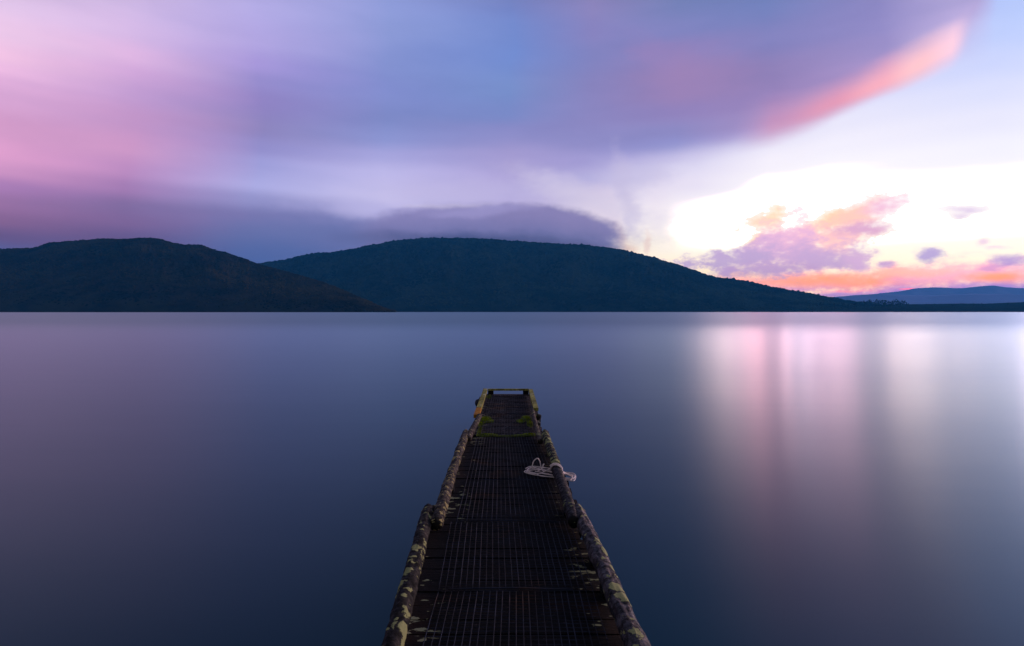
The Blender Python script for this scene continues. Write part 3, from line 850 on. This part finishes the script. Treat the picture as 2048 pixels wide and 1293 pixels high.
EDGE_L = [at(787, 1290, DECK + .075), at(862, 1020, DECK + .075), at(871, 1040, DECK + .075), at(932, 868, DECK + .075), at(941, 865, DECK + .075), at(968, 789, DECK + .05)]
EDGE_R = [at(1265, 1290, DECK + .075), at(1156, 1020, DECK + .075), at(1147, 1040, DECK + .075), at(1092, 868, DECK + .075), at(1080, 860, DECK + .07), at(1063, 789, DECK + .05)]
EDGE_L.sort(key=lambda p: p.y); EDGE_R.sort(key=lambda p: p.y)
def deck_edges(y):
    """x of the two plank ends at distance y"""
    tl = [(p.y, p.x - .035) for p in EDGE_L]
    tr = [(p.y, p.x + .042) for p in EDGE_R]
    return interp(tl, y), interp(tr, y)

y = -3.0
END = at(1018, 788, DECK).y
k = 0
while y < END - 0.02:
    w = random.uniform(0.125, 0.15)
    if y < 1.6: w = 0.3
    w = min(w, END - y)
    xa, xb = deck_edges(y + w / 2)
    g = Geo()
    nseg = 6
    zt = DECK - random.uniform(0, 0.006)
    gap = random.uniform(0.006, 0.012)
    j0, j1 = random.uniform(-.015, .015), random.uniform(-.015, .015)
    for i in range(nseg + 1):
        x = xa + j0 + (xb + j1 - xa - j0) * i / nseg
        dz = random.uniform(-.002, .002)
        e0, e1 = random.uniform(-.003, .003), random.uniform(-.003, .003)
        g.v += [(x, y + e0, zt - .045), (x, y + e0, zt + dz), (x, y + w - gap + e1, zt + dz), (x, y + w - gap + e1, zt - .045)]
    for i in range(nseg):
        for q in range(4):
            a = i * 4 + q; b = i * 4 + (q + 1) % 4
            g.f.append((a, b, b + 4, a + 4))
    g.f.append((0, 3, 2, 1)); e = nseg * 4; g.f.append((e, e + 1, e + 2, e + 3))
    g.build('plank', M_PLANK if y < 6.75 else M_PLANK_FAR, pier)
    y += w; k += 1

# beams and piles under the deck
for side in (-1, 1):
    g = Geo()
    for ya, yb in ((-3, 2.6), (2.6, 6.9), (6.9, END - .06)):
        x0 = deck_edges(ya)[0 if side < 0 else 1] - side * 0.14
        x1 = deck_edges(yb)[0 if side < 0 else 1] - side * 0.14
        w = .05
        g.add([(x0 - w, ya, DECK - .20), (x0 + w, ya, DECK - .20), (x1 + w, yb, DECK - .20), (x1 - w, yb, DECK - .20),
               (x0 - w, ya, DECK - .052), (x0 + w, ya, DECK - .052), (x1 + w, yb, DECK - .052), (x1 - w, yb, DECK - .052)],
              [(0,3,2,1),(4,5,6,7),(0,1,5,4),(1,2,6,5),(2,3,7,6),(3,0,4,7)])
    g.build('bearer', M_PILE, pier)
for yy in (-1.5, 1.5, 4.3, 6.8, 10.15):
    xa, xb = deck_edges(yy)
    g = Geo(); g.box(((xa + xb) / 2, yy, DECK - .27), (xb - xa - .02, .12, .13)); g.build('crossbeam', M_PILE, pier)
    for x in (xa + .10, xb - .10):
        g = Geo(); g.tube([Vector((x, yy, -1.9)), Vector((x + .005, yy, 0)), Vector((x, yy, DECK - .34))], [.085, .08, .075], 14)
        g.build('pile', M_PILE, pier, True)

# wire mesh panels laid on the planks
def grating(ya, yb, xa0, xa1, xb0, xb1, pitch, r, lift, skew=0.0):
    """xa*: left edge at near and far end, xb*: right edge"""
    g = Geo()
    n = int(round((xb0 - xa0) / pitch))
    seg = 14
    for i in range(n + 1):
        t = i / n
        jx = random.uniform(-.002, .002)
        pts = []
        for k in range(seg + 1):
            s = k / seg
            x = (xa0 + (xb0 - xa0) * t) * (1 - s) + (xa1 + (xb1 - xa1) * t) * s + jx + skew * s
            wav = 0.003 * noise.noise(Vector((x * 5, s * 9, lift * 100)))
            pts.append(Vector((x, ya + (yb - ya) * s, DECK + lift + wav + .003 * math.sin(s * 23 + t * 3))))
        g.tube(pts, r * random.choice((.8, 1.0, 1.25)), 5, True)
    m_ = int(round((yb - ya) / pitch))
    for k in range(m_ + 1):
        s = k / m_
        x0 = xa0 * (1 - s) + xa1 * s + skew * s - .01; x1 = xb0 * (1 - s) + xb1 * s + skew * s + .01
        yy = ya + (yb - ya) * s + random.uniform(-.002, .002)
        pts = []
        for i in range(11):
            t = i / 10
            x = x0 + (x1 - x0) * t
            wav = 0.003 * noise.noise(Vector((x * 5, s * 9, lift * 100)))
            pts.append(Vector((x, yy + random.uniform(-.002, .002), DECK + lift + wav - r * 1.6 + .003 * math.sin(s * 23 + t * 3))))
        g.tube(pts, r * .8, 5, True)
    g.build('mesh_panel', M_WIRE, pier, True)
def gx(px, py): return at(px, py, DECK + .01).x
def gy(py): return at(1024, py, DECK + .01).y
grating(1.2, gy(1183) , -0.415, gx(878, 1183), 0.43, gx(1185, 1183), .035, .0021, .012)
grating(gy(1184), gy(1046), gx(878, 1183), gx(903, 1046), gx(1186, 1183), gx(1139, 1046), .035, .0021, .017)
grating(gy(1046), gy(874), gx(913, 1046), gx(955, 874), gx(1142, 1046), gx(1073, 874), .035, .0021, .012)
grating(gy(874), gy(830), gx(956, 874), gx(965, 830), gx(1068, 874), gx(1060, 830), .035, .0019, .014)
grating(gy(830), gy(790), gx(966, 830), gx(977, 790), gx(1059, 830), gx(1052, 790), .035, .0019, .012)

# staples and batten strips across the seams
for py, wdt in ((1183, .5), (1046, .8), (963, .7), (830, .8)):
    yy = gy(py); xa, xb = deck_edges(yy)
    g = Geo(); g.tube([Vector((xa * .62, yy, DECK + .022)), Vector((0, yy + .006, DECK + .026)), Vector((xb * .62, yy - .004, DECK + .022))], .0035, 6)
    g.build('tie_wire', M_WIRE, pier, True)

# logs lying along both edges
def log(p0, p1, r0, r1, mat, name='edge_log', seed=0.0, bend=0.01, knobs=0.13, seg=36, step=.018):
    L = (p1 - p0).length; n = max(8, int(L / step))
    t = (p1 - p0).normalized(); up = Vector((0, 0, 1)); u = t.cross(up).normalized(); w = u.cross(t)
    g = Geo(); b = 0
    cents = []
    for i in range(n + 1):
        s = i / n
        c = p0.lerp(p1, s) + u * bend * math.sin(s * math.pi * 1.3 + seed) + w * bend * .3 * math.sin(s * 5 + seed)
        rr = r0 + (r1 - r0) * s
        if s < .012: rr *= .86
        if s > .988: rr *= .86
        cents.append(c)
        for k_ in range(seg):
            a = 2 * math.pi * k_ / seg
            d = u * math.cos(a) + w * math.sin(a)
            q = Vector((math.cos(a) * 1.6 + seed, math.sin(a) * 1.6, s * L * 5))
            f = 1 + knobs * noise.fractal(q, .8, 2.2, 5) + knobs * .5 * noise.noise(Vector((math.cos(a) * 5, math.sin(a) * 5, s * L * 3 + seed)))
            f += .07 * noise.noise(Vector((math.cos(a) * 4 + seed, math.sin(a) * 4, s * L * 1.3))) + .05 * noise.noise(Vector((math.cos(a) * 9, math.sin(a) * 9 + seed, s * L * 28)))
            # rings where branches were trimmed
            f += 0.05 * math.exp(-((s * L * 1.7 + seed) % 1.0 - .5) ** 2 / .0035)
            g.v.append(tuple(c + d * rr * f))
    for i in range(n):
        for k_ in range(seg):
            a, c = i * seg + k_, i * seg + (k_ + 1) % seg
            g.f.append((a, c, c + seg, a + seg))
    g.v.append(tuple(cents[0] - t * .006)); c0 = len(g.v) - 1
    g.v.append(tuple(cents[-1] + t * .006)); c1 = len(g.v) - 1
    for k_ in range(seg):
        g.f.append((c0, (k_ + 1) % seg, k_)); g.f.append((c1, n * seg + k_, n * seg + (k_ + 1) % seg))
    return g.build(name, mat, pier, True)

ZL = DECK + .075
def lp(px, py, z=ZL): return at(px, py, z)
def extend(a, b, y):      # carry the line a->b on to distance y
    t = (y - a.y) / (b.y - a.y)
    return a + (b - a) * t
# left side, near to far
a, b = lp(785, 1293), lp(860, 1018)
o = log(extend(a, b, -1.0), b, .051, .045, M_LOG_DARK, seed=.3); o['label'] = 'nearest left log, dark with round pale lichen spots'
a, b = lp(869, 1052), lp(933, 866)
o = log(a, b, .045, .042, M_LOG_TAN, seed=2.1, knobs=.17); o['label'] = 'middle left log, yellowish bark at its far end and ringed grey at its near end'
a, b = lp(938, 878), lp(958, 832)
o = log(a, b, .036, .036, M_POLE, seed=4.0, knobs=.05); o['label'] = 'short bare grey pole before the orange board'
# right side
a, b = lp(1268, 1293), lp(1154, 1018)
o = log(extend(a, b, -1.0), b, .051, .046, M_LOG_GREY, seed=5.2, knobs=.17); o['label'] = 'nearest right log, greyish lilac flaking bark with green lichen'
a, b = lp(1149, 1046), lp(1112, 935)
c = lp(1091, 866)
o = log(a, b, .044, .043, M_LOG_BLACK, seed=6.1, knobs=.07, bend=.004); o['label'] = 'black smooth log the rope is wrapped over'
o = log(b + Vector((-.002, .006, 0)), c, .043, .042, M_LOG_GREEN, seed=7.7, knobs=.17, bend=.006); o['label'] = 'log streaked with pale green lichen beyond the rope'
a, b = lp(1079, 884, DECK + .06), lp(1065, 815, DECK + .06)
o = log(a, b, .032, .026, M_POLE, seed=8.5, knobs=.05); o['label'] = 'thin bare grey pole inside the far right edge'

# raised boards and end frame
def board(pa, pb, w, h, mat, name, z):
    """pa, pb centre line pixels of the top face"""
    A, B = at(*pa, z), at(*pb, z)
    t = (B - A).normalized(); u = Vector((t.y, -t.x, 0))
    g = Geo(); n = 10
    for i in range(n + 1):
        c = A.lerp(B, i / n)
        j = random.uniform(-.0015, .0015)
        g.v += [tuple(c - u * w / 2 + Vector((0, 0, -h))), tuple(c - u * w / 2 + Vector((0, 0, j))), tuple(c + u * w / 2 + Vector((0, 0, j))), tuple(c + u * w / 2 + Vector((0, 0, -h)))]
    for i in range(n):
        for q in range(4):
            a_ = i * 4 + q; b_ = i * 4 + (q + 1) % 4
            g.f.append((a_, b_, b_ + 4, a_ + 4))
    g.f.append((0, 3, 2, 1)); e = n * 4; g.f.append((e, e + 1, e + 2, e + 3))
    return g.build(name, mat, pier)
ZB = DECK + .10
o = board((958, 815), (971, 777.5), .072, .05, M_RAIL, 'side_rail', ZB)
o = board((952.5, 829.5), (957.8, 815.4), .074, .05, M_RAIL_ORANGE, 'side_rail', ZB); o['label'] = 'weathered orange section of the left board'
o = board((1072, 816), (1061, 778.5), .072, .05, M_RAIL, 'side_rail', ZB)
yb = at(1018, 777.5, ZB).y
xl, xr = at(976, 777.5, ZB).x, at(1057, 777.5, ZB).x
g = Geo(); g.box(((xl + xr) / 2, yb - .03, ZB - .017), (xr - xl - .004, .055, .032), jit=.001)
g.build('end_beam', M_RAIL, pier)
for sx, x in ((1, xl), (-1, xr)):
    g = Geo(); g.box((x + sx * .052, yb - .035, DECK + .0345), (.10, .07, .067), jit=.001); g.build('end_block', M_BLOCK, pier)
# packers carrying the boards and logs
for px, py in ((962, 800), (969, 783), (956, 820), (1064, 790), (1070, 812)):
    q = at(px, py, DECK)
    g = Geo(); g.box((q.x, q.y, DECK + .025), (.05, .09, .048), jit=.001); g.build('spacer_block', M_BLOCK, pier)
for q in (lp(820, 1160), lp(900, 965), lp(1215, 1160), lp(1100, 895), lp(1136, 1008), lp(947, 860), lp(1190, 1100)):
    g = Geo(); g.box((q.x, q.y, DECK + .013), (.07, .10, .024), jit=.001); g.build('spacer_block', M_BLOCK, pier)

# old pile heads outside the far right edge
for px, py, r, top in ((1077, 829, .042, DECK + .07), (1076.5, 845, .036, DECK + .03)):
    q = at(px, py, top)
    g = Geo(); g.tube([Vector((q.x, q.y, -1.9)), Vector((q.x, q.y, 0)), Vector((q.x, q.y, top - .02)), Vector((q.x + .004, q.y, top))], [r * 1.1, r * 1.05, r, r * .7], 12)
    o = g.build('pile', M_PILE, pier, True); o['label'] = 'old black pile head with yellow growth outside the right edge'

# tufts of moss along the mesh joint and in the corners
def moss(cx, cy, rx, ry, n, h):
    g = Geo()
    for i in range(n):
        a = random.uniform(0, 6.28); rr = math.sqrt(random.random())
        x = cx + math.cos(a) * rr * rx; y_ = cy + math.sin(a) * rr * ry
        hh = h * random.uniform(.4, 1) * (1.15 - rr)
        s = random.uniform(.006, .014)
        a2 = random.uniform(0, 3.14)
        dx, dy = math.cos(a2) * s, math.sin(a2) * s
        lx, ly = random.uniform(-.5, .5) * hh, random.uniform(-.5, .5) * hh
        g.add([(x - dx, y_ - dy, DECK - .004), (x + dx, y_ + dy, DECK - .004), (x + dx * .4 + lx, y_ + dy * .4 + ly, DECK + hh), (x - dx * .4 + lx, y_ - dy * .4 + ly, DECK + hh)], [(0, 1, 2, 3)])
        g.add([(x - s, y_ - s, DECK + .004 + hh * .4), (x + s, y_ - s * .7, DECK + .006 + hh * .5), (x + s * .8, y_ + s, DECK + .004 + hh * .45), (x - s, y_ + s * .6, DECK + .005 + hh * .5)], [(0, 1, 2, 3)])
    return g.build('moss_patch', M_MOSS, pier)
def mpx(px, py, rxp, ryp, n, h):
    q = at(px, py, DECK); d = q.y
    return moss(q.x, q.y, rxp * d / F, ryp * d * d / (F * (CAMZ - DECK)), n, h)
mpx(970, 840, 13, 7, 700, .035); mpx(962, 848, 6, 5, 260, .03); mpx(982, 843, 7, 3, 160, .02)
mpx(1053, 838, 10, 6, 600, .03); mpx(1042, 843, 8, 4, 240, .025); mpx(1060, 848, 6, 7, 260, .03)
mpx(973, 871, 22, 3, 700, .025); mpx(1020, 873, 34, 1.6, 500, .014); mpx(1060, 870, 14, 3, 420, .025)
mpx(1040, 872, 16, 1.5, 200, .018); mpx(960, 862, 3, 9, 160, .02); mpx(979, 794, 5, 3.5, 160, .02)

# ------------------------------------------------------------------ rope hank on the deck, passing under the right log
def smooth_path(pts, per=8, closed=False):
    n = len(pts); out = []
    rngi = range(n if closed else n - 1)
    for i in rngi:
        if closed:
            p0, p1, p2, p3 = pts[(i - 1) % n], pts[i], pts[(i + 1) % n], pts[(i + 2) % n]
        else:
            p0, p1, p2, p3 = pts[max(i - 1, 0)], pts[i], pts[i + 1], pts[min(i + 2, n - 1)]
        for k in range(per):
            t = k / per
            out.append(.5 * ((2 * p1) + (-p0 + p2) * t + (2 * p0 - 5 * p1 + 4 * p2 - p3) * t * t + (-p0 + 3 * p1 - 3 * p2 + p3) * t ** 3))
    out.append(pts[0].copy() if closed else pts[-1].copy())
    return out
rope = Geo()
zr = DECK + .022
path = []
rr_ = random.Random(3)
# long flat turns: from the loops on the deck, under the log, to the loops outside
turns = [(1048, 1151, -1.0, 0, 0), (1057, 1149, 3.0, -2.5, 2), (1052, 1145, 1.5, 3.5, -3), (1069, 1150, 6.0, 0, 0)]
for turn, (lpx, rpx, sh, wob, xw) in enumerate(turns):
    zz = zr - .008 + .003 * turn
    top = [(lpx + 3, 938 + sh * .3), (lpx + 16, 934 + sh * .9), (1094 + xw * 2, 937.5 + sh * .6 + wob), (1112, 943 + sh * .5 + wob * .6), (1132, 946 + sh * .7), (rpx - 5, 947.8 + sh * .6)]
    bot = [(rpx, 953.5), (rpx - 4, 961.5 - sh * .8), (1132, 959.5 - sh * .6), (1110, 955 - sh * .5 - wob * .5), (1086 - xw * 2, 952 - sh * .7 - wob), (lpx + 15, 948.5 - sh * .5), (lpx + 1, 944 - sh * .2)]
    for px, py in top + bot:
        z = zz if px < 1112 else (zz * .4 + (DECK + .010) * .6)
        path.append(at(px + rr_.uniform(-.5, .5), py + rr_.uniform(-.3, .3), z))
pp = smooth_path(path, 6)
rope.tube(pp, .0046, 7)
# a bight standing up from the hank
A = at(1064, 936, zr + .02); B = at(1082, 936, zr + .02)
mid = (A + B) / 2
arch = [A + Vector((-.01, .05, -.015)), A, A + Vector((.012, 0, .055)), mid + Vector((.006, 0, .088)), B + Vector((-.012, 0, .06)), B + Vector((.002, 0, 0)), B + Vector((.02, -.05, -.02))]
rope.tube(smooth_path(arch, 7), .0050, 7)
# two turns thrown over the log
for k in range(3):
    q0 = at(1086 + 6 * k, 945 - 1.5 * k, zr + .025)
    ql = lp(1112, 938)
    d = Vector((0, 1, 0)) * (.02 * (k - 1))
    c = Vector((ql.x, ql.y, ZL)) + d
    rl = .051 + .003 * k
    pts = [q0, q0.lerp(c, .55) + Vector((0, .0, .02))]
    for a in (155, 120, 90, 60, 25, -5):
        pts.append(c + Vector((math.cos(R(a)) * rl, -.012 * math.sin(R(a)) + (155 - a) * -.00055, math.sin(R(a)) * rl)))
    e = at(1136 + 2 * k, 950 + k, DECK + .02)
    pts += [e, e + Vector((.02, -.03, -.005))]
    rope.tube(smooth_path(pts, 6), .0050, 7)
# the loose end
e0 = at(1084, 938, zr + .03)
rope.tube(smooth_path([e0 + Vector((-.04, -.03, -.01)), e0, e0 + Vector((.012, .02, .03)), e0 + Vector((.02, .03, .036))], 5), .006, 7)
ro = rope.build('rope', M_ROPE, None, True)
tag(ro, 'hank of pale pink rope on the deck, looped over the right log', 'rope')

# ------------------------------------------------------------------ rubber fender hanging off the left rail
fd = bpy.data.objects.new('fender', None)
scene.collection.objects.link(fd)
q = at(956.5, 806.5, DECK + .02)
fd.location = q
tag(fd, 'small round black rubber fender hanging outside the left rail near the end', 'fender')
g = Geo(); n1, n2 = 20, 14
for i in range(n1):
    ph = math.pi * i / (n1 - 1)
    for k in range(n2):
        th = 2 * math.pi * k / n2
        rad = .052 * math.sin(ph) ** .8 * (1 + .03 * math.cos(3 * th)) + .004
        g.v.append((rad * math.cos(th), rad * math.sin(th), -.062 * math.cos(ph)))
for i in range(n1 - 1):
    for k in range(n2):
        a, b = i * n2 + k, i * n2 + (k + 1) % n2
        g.f.append((a, b, b + n2, a + n2))
g.f.append(tuple(range(n2))[::-1]); g.f.append(tuple((n1 - 1) * n2 + k for k in range(n2)))
g.build('ball', M_RUBBER, fd, True)
g = Geo(); g.tube(smooth_path([Vector((0, 0, .058)), Vector((.02, 0, .075)), Vector((.05, .01, .07)), Vector((.075, .01, .055))], 5), .005, 6)
g.build('lanyard', M_RUBBER, fd, True)

# ------------------------------------------------------------------ the air over the lake
m = bpy.data.materials.new('evening_air')
m.use_nodes = True
H = NT(m.node_tree)
pv = H.n('ShaderNodeVolumePrincipled')
pv.inputs['Color'].default_value = (*HAZE_TINT, 1)
pv.inputs['Density'].default_value = AIR
pv.inputs['Anisotropy'].default_value = 0.0
ho = H.n('ShaderNodeOutputMaterial'); H.set(ho.inputs['Volume'], pv.outputs[0])
g = Geo()
g.box((0, 14000, (HAZE_TOP - 3.2) / 2), (124000, 40000, HAZE_TOP + 3.2))
hz = g.build('haze', m)
tag(hz, 'thin blue evening air between the pier and the far mountains', 'haze', kind='stuff')
